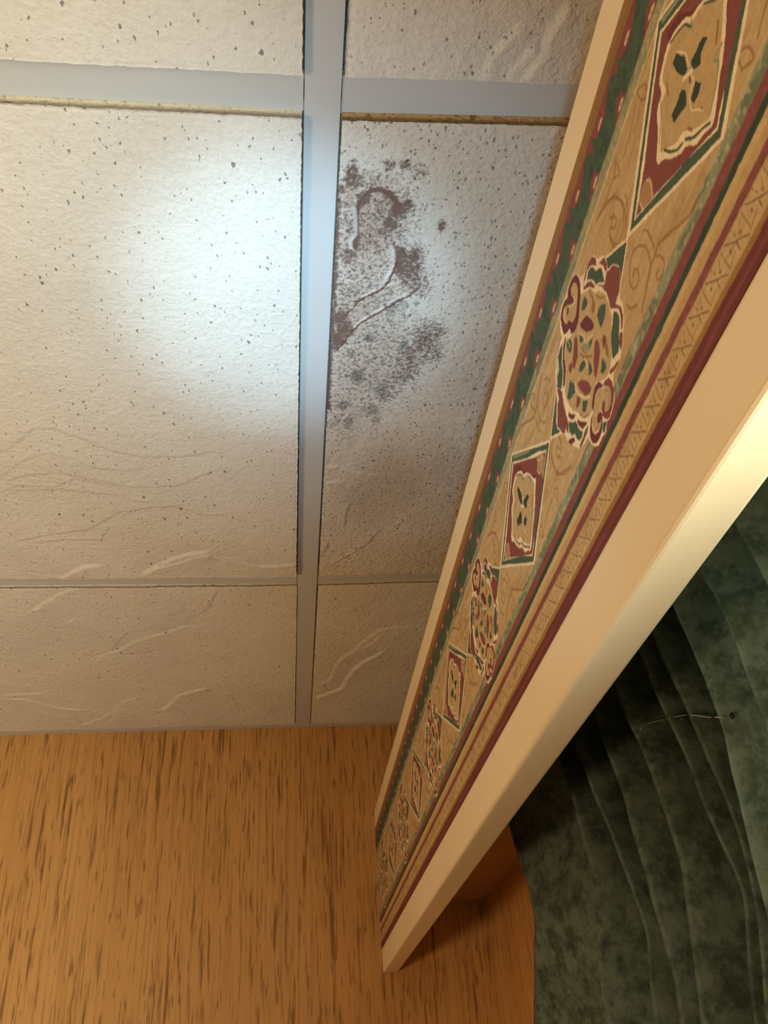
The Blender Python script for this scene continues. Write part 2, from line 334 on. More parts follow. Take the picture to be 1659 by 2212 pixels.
# ------------------------------------------------------------------ traced data (0.1 mm, metres after scaling)
MOTIFS=[
('M','cream',0,[-170,275,-217,283,-290,271,-335,255,-351,200,-411,157,-427,106,-411,61,-462,34,-516,-45,-435,-144,-446,-195,-427,-240,-389,-287,-340,-338,-295,-357,-201,-355,-176,-397,-159,-456,-76,-486,-36,-472,1,-505,36,-493,104,-494,150,-460,185,-396,172,-377,292,-359,352,-296,424,-202,428,-167,458,-127,528,-28,430,86,411,172,326,267,241,288,200,276,197,330,160,399,114,422,36,389,-2,418,-62,410,-123,381,-155,315]),
('M','field',0,[-107,245,-153,213,-218,165,-249,96,-280,74,-333,0,-336,-79,-331,-136,-283,-206,-227,-298,-240,-279,-170,-320,-100,-295,-24,-230,61,-309,131,-307,167,-264,228,-192,271,-152,308,-74,319,19,246,85,221,162,173,218,161,221,77,169,-7,149]),
('M','red',0,[-154,239,-199,269,-262,277,-310,264,-333,242,-343,210,-329,179,-307,215,-270,253,-234,259,-193,248,-176,248]),
('M','red',0,[-355,167,-393,151,-415,131,-421,97,-405,64,-391,74,-385,118,-363,151]),
('M','red',0,[-398,63,-421,45,-459,29,-487,-9,-509,-45,-492,-71,-453,-118,-415,-124,-389,-132,-421,-173,-424,-207,-416,-243,-386,-272,-370,-267,-399,-224,-405,-177,-361,-123,-340,-114,-342,-70,-346,-12,-332,21,-322,59,-284,102,-314,80,-350,36,-374,49]),
('M','red',0,[-158,221,-160,236,-204,216,-246,183,-262,138,-264,118,-239,138,-216,174,-186,202]),
('M','dred',0,[-125,372,-143,322,-138,278,-111,239,-68,201,-25,163,15,155,55,163,85,184,90,230,129,241,168,267,172,317,159,379,113,402,59,397,27,375,0,402,-48,404,-87,395]),
('M','field',0,[-83,363,-107,321,-101,286,-76,262,-53,242,-13,210,30,212,57,238,70,272,113,277,130,322,132,361,101,378,52,352,2,304,-26,293,-48,312,-32,340,-26,372,-55,374]),
('M','cream',0.5,[-28,348,-47,259,23,313,71,338,121,349,111,281]),
('M','red',0,[58,344,35,316,61,298,85,318]),
('M','olive',0.7,[7,284,45,281,41,234]),
('M','brown',0,[-203,86,-225,61,-194,27,-170,50,-176,82]),
('M','brown',1.2,[-208,163,-214,103,-215,69]),
('M','brown',0.8,[-257,74,-279,29,-316,-3]),
('M','dred',0,[-120,94,-151,34,-158,-12,-127,-12,-76,30,-39,85,-28,130,-66,123]),
('M','green',0,[-147,192,-161,153,-152,129,-111,141,-81,164,-105,192]),
('M','green',0,[-311,-42,-289,-74,-258,-87,-207,-86,-207,-32,-210,-4,-247,4,-280,-13]),
('M','green',0,[-212,227,-241,247,-271,242,-302,208,-313,168,-351,145,-368,115,-357,56,-356,45,-309,96,-278,116,-271,151,-249,187]),
('M','green',0,[-356,-141,-381,-163,-391,-198,-376,-229,-339,-264,-329,-298,-303,-315,-301,-319,-237,-303,-246,-270,-251,-263,-273,-211,-321,-171]),
('M','red',0,[-359,-264,-377,-286,-352,-321,-323,-335,-323,-306,-343,-268]),
('M','red',0,[39,133,39,96,81,22,85,28,149,12,165,41,119,95,128,69,75,133]),
('M','red',0,[-150,-92,-159,-123,-149,-160,-134,-191,-143,-168,-99,-200,-41,-227,-32,-197,-59,-146,-106,-99,-95,-105,-125,-83]),
('M','red',0,[-218,-135,-235,-162,-224,-190,-181,-177,-191,-141]),
('M','brown',0,[-181,-177,-232,-198,-206,-277,-219,-258,-205,-268,-189,-229,-197,-197]),
('M','green',0,[-1,91,-22,60,-20,32,12,48,21,77]),
('M','green',0,[-112,-46,-95,-59,-62,-60,-63,-25,-89,-33]),
('M','olive',0,[7,30,-29,9,-70,-49,-53,-63,-25,-44,1,-9]),
('M','cream',0.5,[-6,99,-36,44,-29,9,-82,-9,-125,-38]),
('M','dgreen',0.5,[21,34,-3,-29,-23,-71]),
('M','brown',1,[50,17,10,-47,-63,-106]),
('M','green',0,[163,206,113,183,103,145,129,120,153,124,171,166]),
('M','cream',0.35,[143,193,131,156,150,155]),
('M','green',0,[207,251,263,185,276,165,286,123,333,83,364,80,392,127,363,169,326,179,302,243,263,255]),
('M','dred',0,[155,243,155,230,196,205,226,168,244,100,298,50,329,61,280,118,249,191,251,173,206,232]),
('M','red',0.6,[235,282,306,265,342,229,342,184,402,164,391,113,352,56]),
('M','red',0,[72,-126,39,-173,26,-223,53,-228,99,-200,132,-152,150,-104,155,-74,115,-89]),
('M','cream',0.8,[174,-50,188,-82,169,-131,116,-201,62,-241]),
('M','red',0,[153,72,165,41,196,36,219,69,197,88]),
('M','green',0,[49,-31,21,-51,16,-79,48,-79,88,-63,110,-33,80,-26]),
('M','green',0,[-19,-88,-30,-130,-29,-166,8,-162,25,-140,-1,-114]),
('M','cream',0.6,[17,-46,6,-83,13,-135]),
('M','green',0,[-153,-208,-167,-251,-163,-278,-122,-274,-95,-238,-122,-232,-123,-218]),
('M','red',0,[-287,-349,-267,-358,-218,-351,-176,-331,-181,-313,-242,-336]),
('M','green',0,[198,6,216,-7,190,-34,198,-72,207,-84,287,-57,313,-27,271,-6,234,7]),
('M','green',0,[147,-186,92,-238,126,-251,154,-257,175,-226]),
('M','red',0,[193,-116,163,-159,180,-172,216,-174,231,-152]),
('M','red',0,[405,122,350,58,365,-6,363,-100,362,-139,394,-186,412,-129,435,-149,462,-119,506,-40,445,49,405,64]),
('M','cream',0.7,[337,63,345,9,337,-61,304,-122,247,-169]),
('M','cream',0.5,[354,-32,345,-128,314,-175,266,-196,256,-245,221,-306,139,-318]),
('M','dred',0,[333,-97,293,-145,260,-174,280,-178,314,-163,338,-131,342,-109]),
('M','dred',0,[255,-206,209,-264,152,-313,177,-313,223,-296,258,-247]),
('M','brown',0.9,[209,-215,178,-267,129,-291]),
('M','green',0,[358,-133,315,-177,272,-204,266,-247,253,-279,223,-308,249,-322,293,-311,312,-276,318,-246,356,-224,376,-186]),
('M','dred',0,[401,-209,338,-249,332,-279,387,-255,417,-218]),
('M','dbrown',0,[150,-333,186,-351,254,-354,297,-355,300,-334,238,-331,183,-323]),
('M','field',0,[-34,-283,-108,-337,-140,-373,-141,-402,-102,-439,-82,-447,-46,-426,-20,-389,32,-378,62,-344,56,-313,18,-281]),
('M','red',0,[-157,-328,-172,-357,-174,-385,-172,-417,-144,-448,-103,-468,-67,-479,-37,-461,-11,-424,-16,-385,-48,-370,-68,-374,-66,-398,-39,-405,-46,-426,-83,-445,-112,-434,-141,-402,-141,-371,-109,-335,-89,-311,-118,-312]),
('M','dred',0,[-66,-269,-87,-303,-91,-319,-34,-283,10,-279,45,-308,66,-328,66,-292,29,-262,-12,-248,-41,-251]),
('M','brown',0.5,[-84,-350,-105,-352,-126,-383,-99,-422,-74,-428]),
('M','olive',0.5,[2,-302,-31,-308,-47,-329,7,-342,24,-356]),
('M','field',0,[67,-339,26,-369,5,-416,24,-443,66,-450,113,-429,132,-389,119,-347]),
('M','dred',0,[60,-330,106,-329,142,-357,162,-386,158,-427,134,-460,96,-472,58,-471,21,-460,-4,-424,-13,-400,15,-376,45,-376,57,-404,32,-422,8,-420,29,-439,64,-447,110,-425,127,-394,117,-355,89,-338]),
('M','cream',0.5,[112,-360,120,-394,104,-428,66,-439]),
('M','brown',0.5,[67,-363,97,-372,99,-409,58,-417]),
('M','green',0,[3,-444,-36,-472,-7,-484,13,-492,31,-475]),
('D','cream',0,[12,419,-650,-19,-28,-401,668,-4]),
('D','green',0,[7,400,-625,-18,-15,-377,622,-11]),
('D','olive',0,[-9,383,-330,171,-258,203,2,367]),
('D','cream',0,[25,361,-242,180,-420,83,-568,-22,-406,-126,-18,-340,166,-223,572,-10]),
('D','green',0,[-467,-79,-415,-124,-35,-348,-149,-247,-336,-146]),
('D','red',0,[17,340,-407,63,-551,-17,-418,-109,-209,-225,-18,-327,400,-93,554,-12,400,71,204,220]),
('D','dred',0,[-2,296,-92,250,-139,172,-269,37,-348,-23,-297,-10,-142,152,7,256]),
('D','cream',0,[33,257,-42,239,-106,196,-136,143,-197,114,-246,59,-288,-1,-325,-24,-272,-79,-203,-158,-113,-223,-16,-303,36,-270,98,-244,141,-176,178,-168,234,-112,268,-59,326,-20,250,64,202,148,145,154,135,218]),
('D','field',0,[22,234,-46,220,-93,189,-125,128,-189,102,-234,54,-264,-3,-285,-28,-252,-64,-183,-143,-92,-209,-8,-264,74,-186,120,-121,182,-99,233,-48,279,-9,225,47,175,129,117,135,112,202]),
('D','green',0.9,[2,238,-47,210,-98,173,-112,120]),
('D','green',0.8,[-202,88,-251,11]),
('D','olive',0.7,[-133,140,-106,88]),
('D','green',1.1,[250,-32,224,-85,186,-130,150,-146]),
('D','green',1.2,[128,-156,91,-210,44,-236,-2,-273]),
('D','olive',0.6,[164,145,204,79,263,27]),
('D','olive',0.9,[-192,-141,-124,-129,-153,-165,-97,-213,-25,-250]),
('D','cream',0.5,[-8,165,-43,80,-30,25]),
('D','brown',1.2,[101,146,117,97]),
('D','brown',1.2,[-217,-60,-173,-102]),
('D','dgreen',0,[-4,159,-29,85,-18,25,13,35,31,96,32,157]),
('D','dgreen',0,[-138,6,-152,-31,-101,-25,-74,-53,-30,-11,-45,23]),
('D','dgreen',0,[51,17,30,-22,57,-66,148,-25,146,16,90,10]),
('D','dgreen',0,[-26,-63,-44,-108,-21,-119,27,-117,27,-82]),
('D','cream',1.4,[18,28,-32,-8]),
('D','cream',0.5,[-23,-10,-19,-51,30,-62,50,-115,14,-169,0,-195]),
('D','dred',0.9,[-10,-12,-1,-28]),
('D','brown',0.8,[1,-173,1,-186]),
('D','brown',1.2,[96,-146,83,-176]),
('D','tanb',0,[-406,61,-469,27,-561,-21,-511,-54,-426,-107,-416,-61,-373,-39,-364,0,-408,22]),
('D','cream',0.5,[-399,51,-410,25,-444,12,-476,17]),
('D','cream',0.5,[-406,19,-368,-4,-388,-49,-438,-39,-451,1,-498,-14,-561,-21]),
('D','red',0,[-540,-13,-520,-31,-496,-25,-512,-3]),
('D','tanb',0,[435,34,385,10,379,-36,395,-72,399,-99,562,-10,492,21]),
('D','cream',0.5,[548,-18,494,4,492,-48]),
('D','cream',0.4,[407,19,388,-21,414,-87]),
('D','red',0,[505,2,505,-40,547,-17]),
('S','brown',1.5,[-1089,-402,-1037,-405,-953,-358,-867,-305,-810,-275,-766,-280,-723,-282,-681,-303,-617,-335,-562,-362]),
('S','brown',1.1,[-713,-287,-732,-239,-723,-180,-695,-137,-645,-100,-599,-112,-562,-143,-542,-183,-550,-227,-586,-242,-622,-232,-626,-194,-606,-169,-580,-183]),
('S','brown',1.1,[-762,-286,-792,-320,-807,-363,-786,-386,-747,-395,-722,-372,-733,-347,-758,-359]),
('S','brown',1,[-774,-248,-777,-204,-771,-152,-751,-118]),
('S','brown',1.2,[-468,-222,-493,-276,-541,-307]),
('S','brown',1,[-465,348,-545,327,-631,258,-679,163,-678,82,-639,45]),
('S','brown',1,[-595,186,-549,188,-506,165,-507,102,-518,75]),
('S','brown',1.1,[-598,284,-647,241,-673,170,-665,99,-608,53,-551,54,-515,100,-511,158]),
('S','brown',1.1,[-552,217,-586,190,-599,147,-565,134,-540,174]),
('S','brown',1.2,[-643,255,-594,280,-528,314,-448,348]),
('S','brown',0.9,[-717,151,-695,74,-640,51]),
('S','brown',1,[-732,361,-672,316,-729,276,-740,333]),
('S','brown',0.9,[-980,350,-890,313,-784,296]),
('S','brown',1,[-1082,336,-1019,388,-1018,314,-1071,268,-1077,329]),
('X','dbrown',0.55,[59,-683,3,-730,-20,-744,-57,-774]),
('X','dbrown',0.5,[3,-730,4,-747,4,-768]),
('X','brown',0.5,[87,-682,85,-721,78,-768]),
('X','brown',0.45,[78,-768,48,-757,27,-750]),
('X','brown',0.4,[111,-691,121,-715]),
('X','dbrown',1,[46,-726,46,-729]),
('X','brown',1.1,[127,-724,123,-731]),
('X','brown',0.9,[151,-702,150,-706]),
('X','brown',0.4,[161,-661,159,-684])]
CREASES=[(-0.5,[-2694,6704,-2445,6465,-2294,6297,-2114,6324,-1911,6441,-1674,6626,-1333,6718,-1033,6714,-726,6628,-548,6675]),(-0.4,[-2789,7069,-2525,6798,-2301,6666,-2062,6727,-1856,6890,-1563,6937,-1356,6901]),(-0.4,[-2816,7173,-2514,6998,-2172,6978,-1906,7061,-1601,7199,-1352,7198,-1056,7159,-833,6982,-536,6841]),(-0.4,[-2853,7315,-2635,7172,-2319,7205,-2048,7062,-1843,7166,-1679,7164]),(-0.4,[-2871,7388,-2636,7260,-2228,7257,-1929,7310,-1706,7345,-1554,7455,-1299,7454]),(-0.5,[-3007,8253,-2616,8087,-2110,7965,-1753,7647,-1441,7569,-1157,7529,-932,7684,-603,7723]),(-0.5,[-2765,8254,-2436,8171,-2013,8173,-1877,7884]),(1.2,[-2655,9005,-2456,8840,-2294,8725,-2099,8681]),(1.3,[-1713,8945,-1521,8757,-1337,8596,-1138,8484,-874,8419]),(0.8,[-1599,8803,-1273,8666,-1048,8530,-854,8464]),(1.1,[-691,8510,-555,8650,-316,8746,-71,8725,100,8680]),(0.6,[-510,8721,-319,8890,-173,9015]),(0.9,[-3152,9859,-2996,9698,-2859,9562,-2693,9384,-2528,9298]),(0.6,[-2841,10212,-2704,10091,-2672,10042]),(-0.6,[-2841,11159,-2537,11085,-2350,10978,-2204,10651,-2082,10468,-1816,10397]),(0.7,[-2660,11373,-2489,11087,-2283,11009,-2051,10738,-1766,10557,-1515,10432,-1337,10297,-1079,10299]),(-0.4,[-2272,11095,-1949,11050,-1692,10946]),(-0.6,[-1199,10056,-1025,9887,-909,9533,-830,9329]),(1.2,[-1974,13152,-1768,12796,-1630,12520,-1402,12394,-1177,12270]),(0.8,[-4172,12413,-3825,12364,-3587,12344]),(0.8,[-4202,12527,-3839,12534,-3671,12719,-3446,12912,-3038,13047]),(0.7,[-3295,13683,-2933,13394,-2691,13107,-2531,12787,-2228,12557]),(0.6,[-2923,13670,-2711,13409,-2586,12965]),(0.5,[-889,12422,-783,13076,-621,13315,-332,13372]),(0.7,[368,12285,558,12156,638,11978,681,11572,754,11350,896,11138,976,10929,1098,10701,1219,10505,1282,10457,1549,10404,1791,10350]),(0.5,[898,11165,1052,11010,1187,10806,1248,10580]),(1.2,[366,12782,624,12568,807,12387,875,12020,955,11699,1073,11475,1227,11287,1360,11048]),(-0.3,[592,13486,918,13258,1249,13002]),(-0.3,[655,10035,824,9948,1025,9751,1089,9620]),(0.8,[361,6845,480,6844,658,6917,782,6961,914,6976]),(0.7,[371,7128,509,7080,575,7087]),(-0.6,[664,7476,626,7664,621,7930]),(-0.6,[1022,7986,951,8116,900,8268,725,8483,523,8705]),(-0.4,[469,8171,416,8402,368,8561]),(1.2,[1208,2873,1219,2769,1262,2677,1342,2579,1390,2524]),(1.0,[1350,2854,1422,2758,1462,2665,1491,2614]),(1.3,[1455,2859,1508,2773,1558,2679,1571,2571,1604,2464,1640,2379])]
BLOBS=[('b',432,3542,45,50,0.5),('b',442,3620,60,69,0.55),('b',523,3633,45,52,0.35),('b',583,3624,40,46,0.35),('b',691,3484,35,39,0.45),('b',797,3496,35,39,0.4),('b',857,3799,29,33,0.7),('b',794,3850,57,67,0.7),('b',727,3965,48,57,0.7),('b',681,4042,48,58,0.5),('b',788,4044,53,64,0.35),('b',624,4129,54,66,0.4),('b',500,4134,38,46,0.6),('b',443,4256,60,74,0.5),('b',430,4324,49,62,0.4),('b',836,4239,49,61,0.7),('b',935,4235,66,81,0.6),('b',898,4305,55,69,0.45),('b',855,4362,45,56,0.7),('b',626,4019,106,128,0.2),('b',1117,3966,32,38,0.5),('b',533,3766,41,48,0.6),('b',710,3788,62,72,0.35),('b',371,3709,35,41,0.5),('b',888,3547,45,51,0.25),('b',903,4360,101,128,0.55),('b',986,4485,103,132,0.4),('b',1047,4526,83,106,0.3),('b',426,4895,71,96,0.6),('b',460,5009,65,88,0.7),('b',400,5110,58,80,0.7),('b',375,5211,44,61,0.6),('b',1134,5087,126,173,0.45),('b',1047,5294,114,160,0.4),('b',989,5456,115,165,0.4),('b',923,5568,101,146,0.35),('b',1201,5035,89,120,0.4),('b',1229,5237,76,105,0.35),('b',547,5746,299,456,0.22),('b',798,5461,230,336,0.18),('b',408,4551,61,79,0.3),('g',662,5092,51,70,0.8),('g',967,5183,45,62,0.7),('g',605,5554,62,89,0.8),('g',822,4769,64,84,0.6),('g',904,4739,50,65,0.5),('g',542,5278,30,42,0.6),('g',1014,4707,28,37,0.5),('g',626,4804,42,56,0.35),('g',494,5934,56,84,0.7),('g',977,5555,39,56,0.6),('g',821,5728,63,92,0.7),('g',860,5808,48,70,0.6),('g',756,6001,65,98,0.7),('g',563,6152,65,101,0.6),('g',816,6135,49,75,0.5),('g',425,6167,57,88,0.5),('g',811,4588,35,44,0.3),('g',538,6292,166,263,0.3),('c',770,5148,237,335,0.7),('c',607,5467,290,429,0.8),('c',829,4997,182,251,0.6),('c',514,5863,238,365,0.6),('c',888,4532,110,142,0.5),('b',578,3959,274,337,0.34),('b',568,4588,290,388,0.28),('b',713,5357,394,584,0.26),('c',585,4183,228,287,0.85),('c',569,4910,301,419,0.8),('c',439,3741,76,89,0.7),('c',659,3802,155,184,0.8),('c',599,4021,138,168,0.6),('t',1105,7005,397,693,0.45),('t',903,7408,342,615,0.4),('t',1349,6700,324,541,0.35),('t',1363,7576,300,542,0.2)]
LINES=[('b',2.2,0.95,[498,4187,489,4044,480,3901,504,3797,531,3743,588,3682,649,3690,714,3722,760,3773,772,3833]),('b',1.5,0.8,[777,4142,800,4241,819,4342,854,4411]),('b',3,0.55,[352,3787,352,3938,350,4128,354,4465]),('r',1.0,0.95,[823,4305,794,4423,755,4511,719,4574,655,4630,588,4668,542,4715,505,4790,466,4856]),('r',1.0,0.95,[1003,4563,956,4637,871,4694,778,4762,700,4839,619,4908,566,4967,500,5067,447,5179,406,5241]),('b',2.5,0.6,[344,4341,362,4731,352,5013,350,5212,355,5528,361,5985]),('r',2.5,0.35,[350,5420,356,5866,363,6490]),('p',1.6,0.9,[466,3841,476,3963,485,4057,457,4136,467,4201]),('p',1.6,0.9,[768,4162,788,4255,797,4350,772,4435]),('p',1.2,0.9,[955,4574,867,4658,763,4744,644,4850,538,4978]),('p',1.2,0.9,[772,4407,727,4504,652,4603,573,4651])]
CRESTS=[[8701,2206,8540,1907,8340,1617,8270,1314,8403,1147,8837,567],[6668,2228,6506,1956,6458,1761,6336,1440,6351,1185,6468,935,6608,651,6664,399],[6222,2216,6060,1944,6026,1806,5805,1436,5701,1151,5599,886,5578,747,5662,542,5708,325],[5759,2193,5664,1928,5541,1646,5507,1338,5426,1099,5432,946,5401,851,5382,676,5333,521,5399,301],[5197,2202,5102,1979,5005,1760,4900,1520,4898,1455,4822,1189,4782,1008,4854,835,4908,607,4975,427,5044,273],[4723,2207,4655,1944,4593,1754,4497,1569,4464,1401,4427,1240,4385,1097,4331,942,4255,755,4331,593,4428,400,4496,231],[4454,2213,4414,2014,4331,1760,4268,1534,4190,1278,4155,1132,4116,979,4136,875,4160,710,4216,524,4355,220],[4086,2215,4054,2025,3998,1799,3952,1623,3911,1478,3930,1394,3966,1249,3975,1161,4002,961,4006,759,4049,499,4125,202],[3744,2194,3686,2017,3646,1846,3608,1619,3578,1379,3563,1140,3593,854,3640,506,3729,172]]


# ------------------------------------------------------------------ room shell
FLOOR_Z = 0.0
def structure(o, label, cat):
    return tag(o, label, cat, kind='structure')
RX0, RY0 = -2.9, -2.6
structure(box('floor', RX0, XW + 0.1, RY0, YW + 0.1, FLOOR_Z - 0.05, FLOOR_Z, M_FLOOR), 'brown carpeted floor of the room', 'floor')
structure(box('wall_back', RX0, XW + 0.1, YW, YW + 0.1, 0, CZ + H + 0.20, M_WOOD), 'end wall of orange-brown wood-grain panelling under the ceiling', 'wall')
structure(box('wall_left', RX0 - 0.1, RX0, RY0, YW + 0.1, 0, CZ + H + 0.20, M_WALL), 'painted wall across the room from the window', 'wall')
structure(box('wall_front', RX0, XW + 0.1, RY0 - 0.1, RY0, 0, CZ + H + 0.20, M_WALL), 'painted wall behind the viewer', 'wall')
# window wall with an opening
WY0, WY1, WZ0, WZ1 = -1.55, 0.42, 0.85, CZ + 0.235
wv, wf = [], []
def addbox(x0, x1, y0, y1, z0, z1):
    b = len(wv)
    wv.extend([(x, y, z) for x in (x0, x1) for y in (y0, y1) for z in (z0, z1)])
    wf.extend([tuple(b + i for i in q) for q in ((0, 1, 3, 2), (4, 6, 7, 5), (0, 4, 5, 1), (2, 3, 7, 6), (0, 2, 6, 4), (1, 5, 7, 3))])
ZT = CZ + H + 0.20
addbox(XW, XW + 0.1, RY0, WY0, 0, ZT); addbox(XW, XW + 0.1, WY1, YW, 0, ZT)
addbox(XW, XW + 0.1, WY0, WY1, 0, WZ0); addbox(XW, XW + 0.1, WY0, WY1, WZ1, ZT)
structure(mesh_obj('wall_right', wv, wf, M_WOOD), 'wood-grain window wall behind the cornice and curtain', 'wall')
win = bpy.data.objects.new('window_1', None); COL.objects.link(win); win.location = (XW + 0.05, (WY0 + WY1) / 2, WZ0)
structure(win, 'window behind the curtain', 'window')
def wpart(name, y0, y1, z0, z1, m, x0=XW + 0.03, x1=XW + 0.07):
    o = box(name, x0, x1, y0, y1, z0, z1, m)
    o.parent = win; o.matrix_parent_inverse = Matrix.Translation(-Vector(win.location))
    return o
M_FRAME = mat_plain('window_frame_white', (0.78, 0.77, 0.73), 0.45)
wpart('window_frame', WY0, WY0 + 0.05, WZ0, WZ1, M_FRAME); wpart('window_frame', WY1 - 0.04, WY1, WZ0, WZ1, M_FRAME)
wpart('window_frame', WY0 + 0.05, WY1 - 0.04, WZ0, WZ0 + 0.05, M_FRAME); wpart('window_frame', WY0 + 0.05, WY1 - 0.04, WZ1 - 0.03, WZ1, M_FRAME)
_g = NT('window_glass'); _tr = _g.new('ShaderNodeBsdfTransparent'); _tr.inputs[0].default_value = (0.95, 0.97, 0.96, 1)
_gl = _g.new('ShaderNodeBsdfGlossy'); _gl.inputs['Roughness'].default_value = 0.02
_mx = _g.new('ShaderNodeMixShader'); _mx.inputs[0].default_value = 0.06
_g.l(_tr.outputs[0], _mx.inputs[1]); _g.l(_gl.outputs[0], _mx.inputs[2]); _g.l(_mx.outputs[0], _g.n['Material Output'].inputs['Surface'])
wpart('pane', WY0 + 0.05, WY1 - 0.04, WZ0 + 0.05, WZ1 - 0.03, _g.m, XW + 0.048, XW + 0.052)

# ------------------------------------------------------------------ dropped ceiling
ceil = box('ceiling', RX0, XW, RY0, YW, CZ + H + 0.14, CZ + H + 0.18, M_DECK)
structure(ceil, 'dropped ceiling of textured cream tiles in a grey metal grid', 'ceiling')

CRE = [(a, np.array(l, float).reshape(-1, 2) * 1e-4) for a, l in CREASES]

def crease_height(X, Y):
    """how far the face drops below its plane (m)"""
    d = np.zeros(X.shape)
    for amp, pts in CRE:
        if pts[0][0] > pts[-1][0]:
            pts = pts[::-1]
        lo = pts.min(0) - 0.035; hi = pts.max(0) + 0.035
        m = (X > lo[0]) & (X < hi[0]) & (Y > lo[1]) & (Y < hi[1])
        if not m.any():
            continue
        x = X[m]; y = Y[m]
        x = x + 0.0016 * (fbm(x * 160, y * 160, 3) - 0.5); y = y + 0.0016 * (fbm(x * 160 + 40, y * 160 + 9, 3) - 0.5)
        D, S, T = seg_dist(x, y, [tuple(q) for q in pts])
        sd = D * S                               # + on the far side (larger y)
        wdt = 0.0016 if amp > 0 else 0.0010
        end = sstep(0, 0.12, T) * (1 - sstep(0.88, 1, T))
        step = sstep(-wdt, wdt, sd)
        fade = np.exp(-np.abs(sd) / (0.010 + 0.006 * abs(amp)))
        if amp > 0:
            hgt = 0.0021 * amp * (step - 0.35) * fade
        else:
            hgt = 0.0024 * -amp * ((1 - step) - 0.35) * fade
        d[m] += hgt * np.clip(end * 1.6, 0, 1)
    return d

